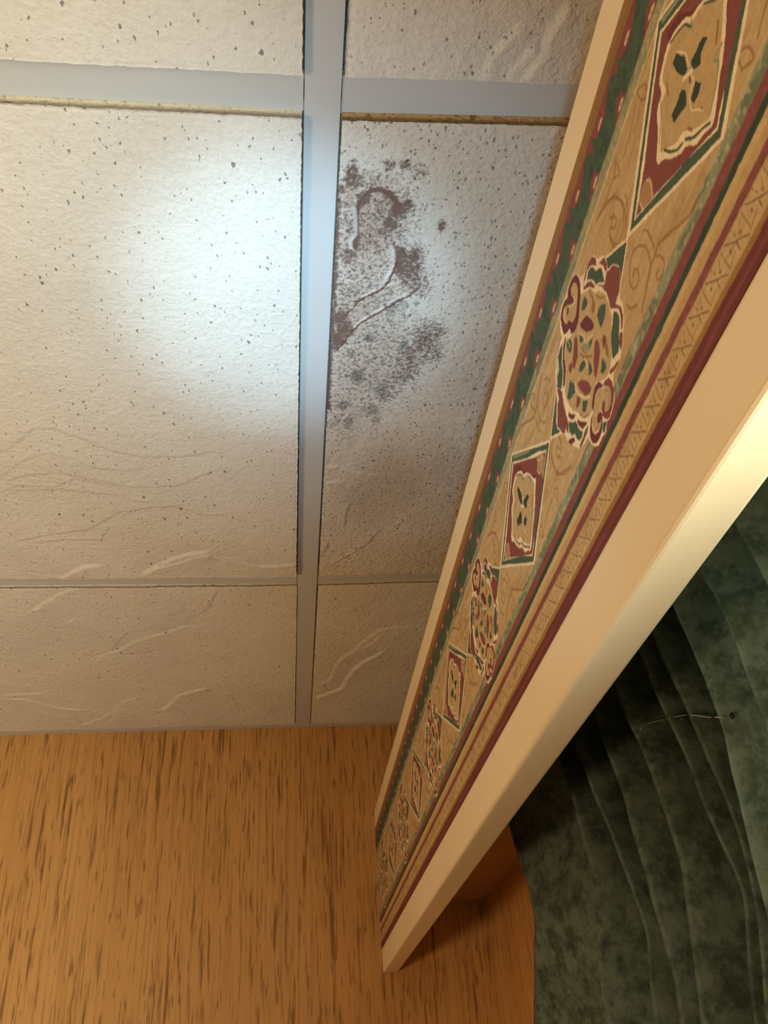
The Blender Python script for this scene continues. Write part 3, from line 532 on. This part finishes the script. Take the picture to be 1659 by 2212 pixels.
def make_tile(q, step, name='tile', detail=True, sag=None, stain=False, zf=None):
    """q: face corners near-left, near-right, far-right, far-left (x, y)"""
    q = np.array(q, float)
    wx = max(np.linalg.norm(q[1] - q[0]), np.linalg.norm(q[2] - q[3])); wy = np.linalg.norm(q[3] - q[0])
    ni = max(3, int(wx / step) + 1); nj = max(3, int(wy / step) + 1)
    s, t = np.meshgrid(np.linspace(0, 1, ni), np.linspace(0, 1, nj), indexing='ij')
    X = (1 - s) * (1 - t) * q[0][0] + s * (1 - t) * q[1][0] + s * t * q[2][0] + (1 - s) * t * q[3][0]
    Y = (1 - s) * (1 - t) * q[0][1] + s * (1 - t) * q[1][1] + s * t * q[2][1] + (1 - s) * t * q[3][1]
    Z = np.full(X.shape, ZF if zf is None else zf)
    if detail:
        Z = Z - crease_height(X, Y)
        Z = Z - 0.0016 * (fbm(X * 22, Y * 22, 4) - 0.5) - 0.0007 * (fbm(X * 210, Y * 210, 2) - 0.5)
        if sag is not None:
            for (cx_, cy_, rx_, ry_, amp_) in sag:
                Z = Z - amp_ * np.exp(-((X - cx_) / rx_) ** 2 - ((Y - cy_) / ry_) ** 2)
        # crumbly edges
        e = 0.0011
        for sl, ax, sg in ((np.s_[:, 0], 1, 1), (np.s_[:, -1], 1, -1), (np.s_[0, :], 0, 1), (np.s_[-1, :], 0, -1)):
            A = Y if ax == 1 else X
            other = X if ax == 1 else Y
            j = e * (fbm(other[sl] * 420, other[sl] * 0 + 3.3 * ax + sg, 3) - 0.35)
            A[sl] = A[sl] + sg * np.clip(j, -0.0003, 0.001)
            Z[sl] = Z[sl] + 0.0005
    n = ni * nj
    V = [np.stack([X.ravel(), Y.ravel(), Z.ravel()], 1)]
    Q = [grid_quads(ni, nj, 0, flip=True)]
    # rim: side up to the grid, lip resting on the tees, top
    idx = np.arange(n).reshape(ni, nj)
    ring = np.concatenate([idx[:, 0], idx[-1, 1:], idx[::-1, -1][1:], idx[0, ::-1][1:-1]])
    rp = V[0][ring]
    cxy = q.mean(0)
    m = len(ring)
    def level(off, z):
        p = rp.copy()
        hx = np.sign(rp[:, 0] - cxy[0]) * (np.abs((s.ravel()[ring]) - 0.5) > 0.4999)
        hy = np.sign(rp[:, 1] - cxy[1]) * (np.abs((t.ravel()[ring]) - 0.5) > 0.4999)
        p[:, 0] += hx * off; p[:, 1] += hy * off; p[:, 2] = z
        return p
    base = n
    prev = ring
    for off, z in ((0.0, H + 0.0026), (0.0055, H + 0.0026), (0.0055, H + 0.013)):
        V.append(level(off, z))
        cur = np.arange(base, base + m); base += m
        Q.append(np.stack([prev, cur, np.roll(cur, -1), np.roll(prev, -1)], 1))
        prev = cur
    # top closed with a plain quad on the outer corners
    V = np.concatenate(V); nq = len(Q[0])
    Qa = np.concatenate(Q)
    sr = np.abs(s.ravel()[ring] - 0.5) > 0.4999
    side = np.where(sr & np.roll(sr, -1), 2, 1)
    mi = np.concatenate([np.zeros(nq, int), np.tile(side, 3)])
    cor = [prev[0], prev[ni - 1], prev[ni - 1 + nj - 1], prev[2 * (ni - 1) + nj - 1]]
    Qa = np.concatenate([Qa, [cor[::-1]]]); mi = np.concatenate([mi, [1]])
    V[:, 2] += CZ
    me = np_mesh(name, V, Qa, mi)
    o = link_mesh(name, me, [M_TILE, M_FIB2 if stain else M_FIB, M_FIB3], ceil)
    if stain:
        SX = np.zeros(len(V)); SX = V[:n, 0]; SY = V[:n, 1]
        ch = {k: np.zeros(n) for k in 'bgcrpt'}
        ch['t'] += 0.13 + 0.10 * (fbm(SX * 18, SY * 18, 3) - 0.5)
        wxn = 0.004 * (fbm(SX * 120, SY * 120, 4) - 0.5) * 2; wyn = 0.004 * (fbm(SX * 120 + 31, SY * 120 + 77, 4) - 0.5) * 2
        ux = SX + wxn; uy = SY + wyn
        for c, bx, by, rx, ry, dn in BLOBS:
            r2 = ((ux - bx * 1e-4) / (rx * 1e-4 * (1.35 if c == 'b' else 1.15))) ** 2 + ((uy - by * 1e-4) / (ry * 1e-4 * (1.35 if c == 'b' else 1.15))) ** 2
            ch[c] = np.maximum(ch[c], dn * np.exp(-r2 ** 1.3))
        for c, wd, dn, l in LINES:
            D, S, T = seg_dist(SX + 0.35 * wxn, SY + 0.35 * wyn, [tuple(v) for v in np.array(l, float).reshape(-1, 2) * 1e-4])
            ch[c] = np.maximum(ch[c], dn * np.exp(-(D / (wd * 1e-3)) ** 2))
        for nm, ks in (('stain_a', 'bgc'), ('stain_b', 'rpt')):
            at = me.color_attributes.new(nm, 'FLOAT_COLOR', 'POINT')
            C = np.zeros((len(V), 4), np.float32); C[:, 3] = 1
            for i, k in enumerate(ks):
                C[:n, i] = ch[k]
            at.data.foreach_set('color', C.ravel())
    return o

TW = 0.6096
# main tees run along y, cross tees along x (a touch out of square right of the main tee)
def tee_quad(name, x0a, x1a, ya, x0b, x1b, yb, z, mat=M_TEE):
    """flange with a thin web, from ya to yb"""
    v, f = [], []
    def pr(pts):
        b = len(v)
        v.extend(pts)
        f.extend([tuple(b + i for i in q) for q in ((0, 1, 2, 3), (7, 6, 5, 4), (0, 4, 5, 1), (1, 5, 6, 2), (2, 6, 7, 3), (3, 7, 4, 0))])
    z0, z1 = CZ + z, CZ + z + 0.0012
    pr([(x0a, ya, z0), (x0b, yb, z0), (x1b, yb, z0), (x1a, ya, z0), (x0a, ya, z1), (x0b, yb, z1), (x1b, yb, z1), (x1a, ya, z1)])
    ma, mb = (x0a + x1a) / 2, (x0b + x1b) / 2
    z2 = CZ + z + 0.038
    pr([(ma - .0008, ya, z1), (mb - .0008, yb, z1), (mb + .0008, yb, z1), (ma + .0008, ya, z1), (ma - .0008, ya, z2), (mb - .0008, yb, z2), (mb + .0008, yb, z2), (ma + .0008, ya, z2)])
    o = mesh_obj(name, v, f, mat, ceil)
    return o
def cross_tee(xa, xb, y0a, y1a, y0b, y1b):
    v, f = [], []
    def pr(pts):
        b = len(v); v.extend(pts)
        f.extend([tuple(b + i for i in q) for q in ((3, 2, 1, 0), (4, 5, 6, 7), (1, 5, 4, 0), (2, 6, 5, 1), (3, 7, 6, 2), (0, 4, 7, 3))])
    z0, z1, z2 = CZ + H + 0.0012, CZ + H + 0.0022, CZ + H + 0.038
    pr([(xa, y0a, z0), (xa, y1a, z0), (xb, y1b, z0), (xb, y0b, z0), (xa, y0a, z1), (xa, y1a, z1), (xb, y1b, z1), (xb, y0b, z1)])
    ca, cb = (y0a + y1a) / 2, (y0b + y1b) / 2
    pr([(xa, ca - .0008, z1), (xa, ca + .0008, z1), (xb, cb + .0008, z1), (xb, cb - .0008, z1), (xa, ca - .0008, z2), (xa, ca + .0008, z2), (xb, cb + .0008, z2), (xb, cb - .0008, z2)])
    return mesh_obj('cross_tee', v, f, M_TEE, ceil)

YN = -0.905                    # nearest grid line that is built
def mx0(y): return 0.0098 + (y - 0.275) * 0.00195
def mx1(y): return 0.0331 + (y - 0.275) * 0.00265
YE = 1.3862                    # wall angle edge
tee_quad('main_tee', mx0(YN), mx1(YN), YN, mx0(YE), mx1(YE), YE, H)
tee_quad('main_tee', mx0(YN) - TW, mx1(YN) - TW, YN, mx0(YE) - TW, mx1(YE) - TW, YE, H)
for k, y0 in enumerate((-0.9145, -0.3049, 0.3047, 0.9143)):
    hw = 0.0123
    cross_tee(mx1(y0) - TW + .0006, mx0(y0) - .0006, y0 - hw, y0 + hw, y0 - hw, y0 + hw)
    cross_tee(mx0(y0) - 2 * TW + .024, mx0(y0) - TW - .0006, y0 - hw, y0 + hw, y0 - hw, y0 + hw)
    sl = -0.030 if k == 2 else (-0.042 if k == 3 else 0.0)
    dy = sl * (XW - 0.034)
    cross_tee(mx1(y0) + .0006, XW, y0 - hw, y0 + hw, y0 - hw + dy, y0 + hw + dy)
box('wall_angle', RX0, XW, YE, YW, CZ + H - 0.0002, CZ + H + 0.0010, M_TEE, ceil)

L0 = -TW + 0.0355              # left edge of the tiles next to the main tee
E0, E1 = 0.0086, 0.0351
XR = XW - 0.004
make_tile([(L0, 0.3185), (E0, 0.3185), (E0 + .0010, 0.9005), (L0, 0.9005)], 0.0020)
stained = make_tile([(E1 - .0010, 0.3188), (XR, 0.3115), (XR, 0.8895), (E1 + .0008, 0.8993)], 0.0012, stain=True,
                    sag=[(0.150, 0.66, 0.045, 0.09, 0.006), (0.08, 0.76, 0.06, 0.05, -0.002)])
tag(stained, 'ceiling tile with brown and grey mould stains')
make_tile([(L0, 0.9280), (E0 + .0022, 0.9280), (E0 + .0024, 1.3845), (L0, 1.3845)], 0.0022, zf=H - 0.0018)
make_tile([(E1 + .0008, 0.9275), (XR, 0.9170), (XR, 1.3845), (E1 + .0014, 1.3845)], 0.0022, zf=H - 0.0018)
make_tile([(L0, -0.2915), (E0 - .0008, -0.2915), (E0 - .0003, 0.2912), (L0, 0.2912)], 0.0024)
make_tile([(E1 - .0022, -0.2915), (XR, -0.2915), (XR, 0.2830), (E1 - .0008, 0.2905)], 0.0024)
for (a, b) in ((-0.9, -0.3185), (-0.2915, 0.2912), (0.3185, 0.9005), (0.9280, 1.3845)):
    make_tile([(L0 - TW, a), (E0 - TW, a), (E0 - TW, b), (L0 - TW, b)], 0.05, detail=False)
make_tile([(L0, -0.9), (E0 - .001, -0.9), (E0 - .001, -0.3185), (L0, -0.3185)], 0.05, detail=False)
make_tile([(E1 - .002, -0.9), (XR, -0.9), (XR, -0.3185), (E1 - .002, -0.3185)], 0.05, detail=False)

# ------------------------------------------------------------------ window cornice with its wallpaper border
CY0 = -1.75
corn = bpy.data.objects.new('window_cornice', None); COL.objects.link(corn)
tag(corn, 'cream window cornice board with a red and green patterned wallpaper border', 'cornice', kind='thing')
corn.location = (XB + 0.011, 0.5, CZ + BB)
def cpart(o):
    o.parent = corn; o.matrix_parent_inverse = Matrix.Translation(-Vector(corn.location))
    return o
fb = box('front_board', XB, XB + 0.0222, CY0, YW, CZ + BB, CZ + BT, M_PAINT, bevel=0.0025)
cpart(fb); tag(fb, 'cream painted board')
cpart(box('pocket_top', XB + 0.0222, XW, CY0, YW, CZ + 0.2535, CZ + 0.2700, M_PLY))

# printed pattern: one repeat rasterised, then carried by the paper's mesh as colours
PER = 0.2572
BZ0, BZ1 = 0.1955, 0.3668
RES = 0.00025
NY = int(round(PER / RES)); NZ = int(round((BZ1 - BZ0) / RES))
def alb(c):                     # print colour seen under the warm room light -> paint colour
    return np.clip(lin(c) / np.array([0.74, 0.57, 0.385]), 0, 0.9)
PC = dict(cream=(208, 168, 116), field=(168, 125, 73), red=(116, 57, 42), dred=(97, 41, 32), green=(66, 71, 45), dgreen=(50, 53, 33),
          olive=(128, 115, 74), brown=(131, 86, 40), dbrown=(100, 63, 30), tanb=(152, 104, 59), pink=(127, 64, 52), band=(165, 121, 68), ochre=(136, 89, 40))
PC = {k: alb(v) for k, v in PC.items()}
gy, gz = np.meshgrid((np.arange(NY) + 0.5) * RES, BZ0 + (np.arange(NZ) + 0.5) * RES, indexing='ij')
Y0 = 0.278 - PER / 2            # y of the raster's first column
wy = gy + Y0 + 0.0007 * (fbm(gy * 500, gz * 500, 3) - 0.5)
wz = gz + 0.0007 * (fbm(gy * 500 + 90, gz * 500 + 33, 3) - 0.5)
n_lo = fbm(gy * 60, gz * 240, 4); n_hi = fbm(gy * 420 + 7, gz * 420, 3); n_st = fbm(gy * 35 + 3, gz * 900, 3)
IMG = np.empty((NY, NZ, 3)); IMG[:] = PC['field']
def put(mask, c):
    mk = np.clip(mask, 0, 1)[..., None]
    IMG[:] = IMG * (1 - mk) + np.asarray(c) * mk
def band(a, b, c, soft=0.0004, wob=0.0006):
    zz = wz + wob * (n_lo - 0.5)
    put(sstep(a - soft, a + soft, zz) * (1 - sstep(b - soft, b + soft, zz)), PC[c] if isinstance(c, str) else c)
# field mottling and lower / upper bands
put(0.35 * sstep(0.45, 0.75, n_lo), PC['brown']); put(0.16 * sstep(0.5, 0.8, n_st), PC['cream'])
band(0.3620, 0.3700, 'ochre'); band(0.3572, 0.3622, 'brown'); put(0.35 * sstep(.357, .358, wz) * sstep(0.4, 0.7, n_st), PC['dbrown'])
band(0.3330, 0.3574, 'red')
put(sstep(.333, .334, wz) * (1 - sstep(.357, .3575, wz)) * 0.45 * sstep(0.5, 0.75, n_hi), PC['pink'])
# green leaf meander, seven leaves to a repeat
U = PER / 7
ph = np.mod(wy - 0.2434, U) / U * 0.0368
up = np.interp(ph, [0, .004, .0070, .0100, .0112, .0100 + .0025, .0150, .0190, .0226, .0266, .0310, .0368],
               [.3474, .3484, .3500, .3552, .3520, .3472, .3520, .3548, .3535, .3510, .3485, .3474])
lo = np.interp(ph, [0, .0100, .0135, .0152, .0200, .0245, .0290, .0368], [.3325, .3325, .3340, .3398, .3412, .3372, .3328, .3325])
up = up + 0.0006 + 0.0016 * (n_hi - 0.5); lo = lo + 0.0010 * (n_hi - 0.5)
leaf = sstep(-.0002, .0002, up - wz) * sstep(-.0002, .0002, wz - lo)
put(leaf, PC['green'])
put(leaf * 0.55 * sstep(0.48, 0.7, fbm(gy * 90 + gz * 160, gz * 90 - gy * 260, 3)), PC['dgreen'])
band(0.3257, 0.3332, 'olive', 0.0006)
put(sstep(.3257, .3262, wz) * (1 - sstep(.3328, .3336, wz)) * 0.6 * sstep(0.45, 0.65, n_hi), PC['field'])
put(sstep(.3257, .3262, wz) * (1 - sstep(.3328, .3336, wz)) * 0.5 * sstep(0.55, 0.7, n_lo), PC['green'])
put((1 - sstep(.0003, .0007, np.abs(wz - .3254))) * 0.6, PC['cream'])
def blobs(ph0, z0, ry, rz, c, amt=1.0):
    p = np.mod(wy - ph0 + U / 2, U) - U / 2
    r = np.hypot(p / ry, (wz - z0) / rz)
    put(amt * (1 - sstep(.75, 1.1, r + 0.5 * (n_hi - 0.5))), c)
for y_, z_ in ((0.2434, 0.3512), (0.2617, 0.3352)):
    blobs(y_, z_, .0052, .0026, PC['red']); blobs(y_, z_, .0034, .0014, PC['cream'] * 0.92, 0.85); blobs(y_ + .0002, z_, .0013, .0007, PC['tanb'])
# lower stripes
band(0.2386, 0.2452, 'olive', 0.0006)
put(sstep(.2386, .2390, wz) * (1 - sstep(.2448, .2456, wz)) * 0.55 * sstep(0.50, 0.64, n_lo), PC['green'])
put(sstep(.2386, .2390, wz) * (1 - sstep(.2448, .2456, wz)) * 0.25 * sstep(0.56, 0.7, n_hi), PC['cream'])
band(0.2331, 0.2387, 'red'); put(sstep(.2331, .2335, wz) * (1 - sstep(.2382, .2387, wz)) * 0.45 * sstep(0.5, 0.75, n_hi), PC['pink'])
band(0.2293, 0.2332, 'dgreen'); put(sstep(.2293, .2297, wz) * (1 - sstep(.233, .2333, wz)) * 0.5 * sstep(0.55, 0.7, n_lo), PC['green'])
band(0.2262, 0.2294, PC['field'] * 1.12); band(0.2222, 0.2262, 'band')
band(0.2178, 0.2222, 'red', 0.0006, 0.0012); put(sstep(.2178, .2182, wz) * (1 - sstep(.2219, .2223, wz)) * 0.6 * sstep(0.5, 0.7, n_hi), PC['pink'])
band(0.2060, 0.2100, PC['field'] * 1.04); band(0.2028, 0.2062, 'ochre', 0.0008)
band(0.1940, 0.2034, 'dred', 0.0004, 0.0010); put((1 - sstep(.1995, .2012, wz)) * sstep(.197, .1985, wz) * 0.7 * sstep(0.40, 0.62, n_st), PC['red'])

def in_poly(P, y, z):
    c = np.zeros(y.shape, bool); j = len(P) - 1
    for i in range(len(P)):
        yi, zi = P[i]; yj, zj = P[j]
        hit = (zi > z) != (zj > z)
        c ^= hit & (y < (yj - yi) * (z - zi) / ((zj - zi) + 1e-15) + yi)
        j = i
    return c
def chaikin(P, closed, it=2):
    for _ in range(it):
        A = P if closed else P[:-1]
        B = np.roll(P, -1, 0) if closed else P[1:]
        N = np.empty((2 * len(A), 2)); N[0::2] = 0.84 * A + 0.16 * B; N[1::2] = 0.16 * A + 0.84 * B
        P = N if closed else np.concatenate([P[:1], N, P[-1:]])
    return P
def paint(P, c, width, amt=1.0, smooth=True):
    P = np.asarray(P, float)
    if smooth and len(P) > 2:
        P = chaikin(P, width == 0, 1 if width == 0 else 2)
    pad = 0.0015 + width
    for sh in (-2 * PER, -PER, 0, PER, 2 * PER):
        Q = P + np.array([sh, 0])
        i0 = int((Q[:, 0].min() - pad - Y0) / RES); i1 = int((Q[:, 0].max() + pad - Y0) / RES) + 1
        j0 = int((Q[:, 1].min() - pad - BZ0) / RES); j1 = int((Q[:, 1].max() + pad - BZ0) / RES) + 1
        i0, j0 = max(i0, 0), max(j0, 0); i1, j1 = min(i1, NY), min(j1, NZ)
        if i1 <= i0 or j1 <= j0:
            continue
        yy, zz = wy[i0:i1, j0:j1], wz[i0:i1, j0:j1]
        if width > 0:
            D, _, _ = seg_dist(yy, zz, [tuple(v) for v in Q])
            mk = 1 - sstep(width * 0.42, width * 0.66, D)
        else:
            mk = in_poly(Q, yy, zz).astype(float)
        mk = (mk * amt)[..., None]
        IMG[i0:i1, j0:j1] = IMG[i0:i1, j0:j1] * (1 - mk) + np.asarray(c) * mk
ORG = {'M': (0.278, 0.285), 'S': (0.278, 0.285), 'D': (0.4068, 0.285), 'X': (0.1901, 0.285)}
def pts_of(m, l): return np.array(l, float).reshape(-1, 2) * 1e-4 + np.array(ORG[m])
for m, c, wd, l in MOTIFS:        # scrolls first, with their half-turn twins round the medallion
    if m == 'S':
        P = pts_of(m, l)
        paint(P, PC[c], wd * 1e-3, 0.8)
        paint(2 * np.array([0.278, 0.2855]) - P, PC[c], wd * 1e-3, 0.8)
V17 = PER / 17
for k in range(17):
    for m, c, wd, l in MOTIFS:
        if m == 'X':
            paint(pts_of(m, l) + np.array([k * V17, 0]), PC[c], wd * 1e-3 * 1.1, 0.85)
# green diamond behind the medallion
dm = np.array([(0.278 - .0640, .2835), (0.278, .3262), (0.278 + .0640, .2835), (0.278, .2450)])
dc = np.array([0.278, .285])
paint(dm, PC['cream'], 0, smooth=False); paint(dc + (dm - dc) * 0.965, PC['green'], 0, smooth=False)
for m, c, wd, l in MOTIFS:
    if m in 'MD':
        paint(pts_of(m, l), PC[c], wd * 1e-3, smooth=(wd > 0 or len(l) > 28))
IMG *= (0.92 + 0.16 * n_hi)[..., None]

# paper mesh: columns close together near the viewer, wider far off
cols = [-1.6]
while cols[-1] < YW - 0.0006:
    y = cols[-1]
    cols.append(y + (0.012 if y < -0.3 else 0.004 if y < 0.02 else max(0.0003, 0.0025 * y)))
cols[-1] = YW - 0.0004
cols = np.array(cols); rows = np.linspace(BZ0, BZ1, 345)
PY, PZ = np.meshgrid(cols, rows, indexing='ij')
V = np.stack([np.full(PY.size, XB - 0.0005), PY.ravel(), PZ.ravel() + CZ], 1)
Q = grid_quads(len(cols), len(rows))
me = np_mesh('wallpaper_border', V, Q[:, ::-1], smooth=False)
fi = np.mod(PY.ravel() - Y0, PER) / RES - 0.5; fj = np.clip((PZ.ravel() - BZ0) / RES - 0.5, 0, NZ - 1.001)
i0 = np.floor(fi).astype(int); j0 = np.floor(fj).astype(int); a = (fi - i0)[:, None]; b = (fj - j0)[:, None]
g = lambda i, j: IMG[np.mod(i, NY), np.minimum(j, NZ - 1)]
CC = (g(i0, j0) * (1 - a) + g(i0 + 1, j0) * a) * (1 - b) + (g(i0, j0 + 1) * (1 - a) + g(i0 + 1, j0 + 1) * a) * b
at = me.color_attributes.new('print', 'FLOAT_COLOR', 'POINT')
C4 = np.ones((len(CC), 4), np.float32); C4[:, :3] = CC
at.data.foreach_set('color', C4.ravel())
brd = link_mesh('wallpaper_border', me, M_BORDER)
cpart(brd); tag(brd, 'wallpaper border strip printed with medallions, diamonds and leaves')

# ------------------------------------------------------------------ curtain
CRS = [np.array(l, float).reshape(-1, 2) * 1e-4 for l in CRESTS]
zs = np.concatenate([np.arange(0.2530, -0.06, -0.0035), np.arange(-0.06, -1.86, -0.04)])
def crest_y(c, z):
    zz = c[::-1, 1]; yy = c[::-1, 0]
    top = c[0]; sl = (c[0, 0] - c[2, 0]) / (c[0, 1] - c[2, 1])
    y = np.interp(z, zz, yy)
    return np.where(z > top[1], top[0] + sl * (z - top[1]), y)
ys = [crest_y(c, zs) for c in CRS]
for _dy in (0.040, 0.045, 0.04, 0.045):
    ys.append(ys[-1] - _dy)
ker = np.ones(5) / 5
ys = [np.convolve(np.pad(y, 2, mode='edge'), ker, 'valid') for y in ys]
depth = [0.062, 0.075, 0.066, 0.075, 0.075, 0.068, 0.066, 0.026, 0.030, 0.034, 0.036, 0.034, 0.034, 0.024]
dz = 0.32 + 0.68 * (1 - sstep(0.205, 0.248, zs))
xoff = [0.004, 0.0, -0.001, 0.002, -0.002, 0.001, 0.0, -0.002, 0.0, 0.002, 0.004, 0.002, 0.004, 0.004, 0.008]
XC = 0.214
NU = 26
us = np.linspace(0, 1, NU, endpoint=False)
def fold(reach):
    return np.sin(np.pi / 2 * np.clip((us - 0.03) / reach, 0, 1)) * (1 - sstep(0.83, 1.0, us))
reach = [0.80, 0.38, 0.40, 0.36, 0.40, 0.42, 0.42, 0.90, 0.80, 0.6, 0.6, 0.6, 0.6, 0.6]
cols_x, cols_y = [], []
# turned-back far edge
cols_x += [XC + 0.030 + 0 * zs, XC + 0.016 + 0 * zs]; cols_y += [ys[0] + 0.004, ys[0] + 0.0045]
for j in range(len(ys) - 1):
    for u, gg in zip(us, fold(reach[j])):
        cols_y.append(ys[j] * (1 - u) + ys[j + 1] * u)
        cols_x.append(XC + xoff[j] * (1 - u) + xoff[j + 1] * u + depth[j] * gg * dz)
cols_x.append(XC + xoff[len(ys) - 1] + 0 * zs); cols_y.append(ys[-1])
CXa = np.array(cols_x).T; CYa = np.array(cols_y).T; CZa = np.repeat(zs[:, None], CXa.shape[1], 1)
CXa = CXa + 0.0045 * (fbm(CYa * 14 + 3, CZa * 9, 3) - 0.5) + 0.0016 * (fbm(CYa * 60, CZa * 40, 3) - 0.5)
CXa = np.minimum(CXa, XW - 0.004)
V = np.stack([CXa.ravel(), CYa.ravel(), CZa.ravel() + CZ], 1)
me = np_mesh('curtain', V, grid_quads(*CXa.shape))
cur = link_mesh('curtain', me, M_CURT)
tag(cur, 'mottled dark green curtain hanging in deep folds behind the cornice', 'curtain')

def tube(name, pts, r, mat, parent):
    pts = [Vector(p) for p in pts]; v, f = [], []
    for i, p in enumerate(pts):
        d = (pts[min(i + 1, len(pts) - 1)] - pts[max(i - 1, 0)]).normalized()
        a = d.orthogonal().normalized(); b = d.cross(a)
        for k in range(6):
            an = k * math.pi / 3
            v.append(p + r * (math.cos(an) * a + math.sin(an) * b))
    for i in range(len(pts) - 1):
        for k in range(6):
            f.append((i * 6 + k, i * 6 + (k + 1) % 6, i * 6 + 6 + (k + 1) % 6, i * 6 + 6 + k))
    f.append(tuple(range(6))[::-1]); f.append(tuple(range(len(v) - 6, len(v))))
    return mesh_obj(name, v, f, mat, parent, True)

# stray thread across the folds and a small dark dot, laid on the cloth
from mathutils.bvhtree import BVHTree
bvh = BVHTree.FromPolygons([tuple(v) for v in V], [tuple(int(i) for i in q) for q in grid_quads(*CXa.shape)])
def on_cloth(x, y, z, lift):
    d = Vector((x, y, z)).normalized()
    hit = bvh.ray_cast(Vector((0, 0, CZ)), d)[0]
    p = Vector((x, y, z + CZ)) if hit is None else hit
    return p - d * lift
THR = [(0.5469, 0.2015), (0.5365, 0.2004), (0.5248, 0.1978), (0.5035, 0.1919), (0.4808, 0.1851), (0.4665, 0.1794), (0.4485, 0.1709), (0.4301, 0.1639)]
tpts = []
for (a, b_) in zip(THR[:-1], THR[1:]):
    for k in range(4):
        u = k / 4
        tpts.append(on_cloth(0.236, a[0] * (1 - u) + b_[0] * u, a[1] * (1 - u) + b_[1] * u, 0.002))
tag(tube('stray_thread', tpts, 0.00035, M_THREAD, cur), 'pale stray thread')
pc = on_cloth(0.236, 0.4254, 0.1628, 0.0012)
pn = bpy.data.meshes.new('dark_dot')
import bmesh
bm = bmesh.new(); bmesh.ops.create_uvsphere(bm, u_segments=12, v_segments=8, radius=0.0016)
for v_ in bm.verts: v_.co = Vector((v_.co.x * 0.6, v_.co.y, v_.co.z)) + pc
bm.to_mesh(pn); bm.free()
tag(link_mesh('dark_dot', pn, M_DOT, cur, True), 'small dark dot')
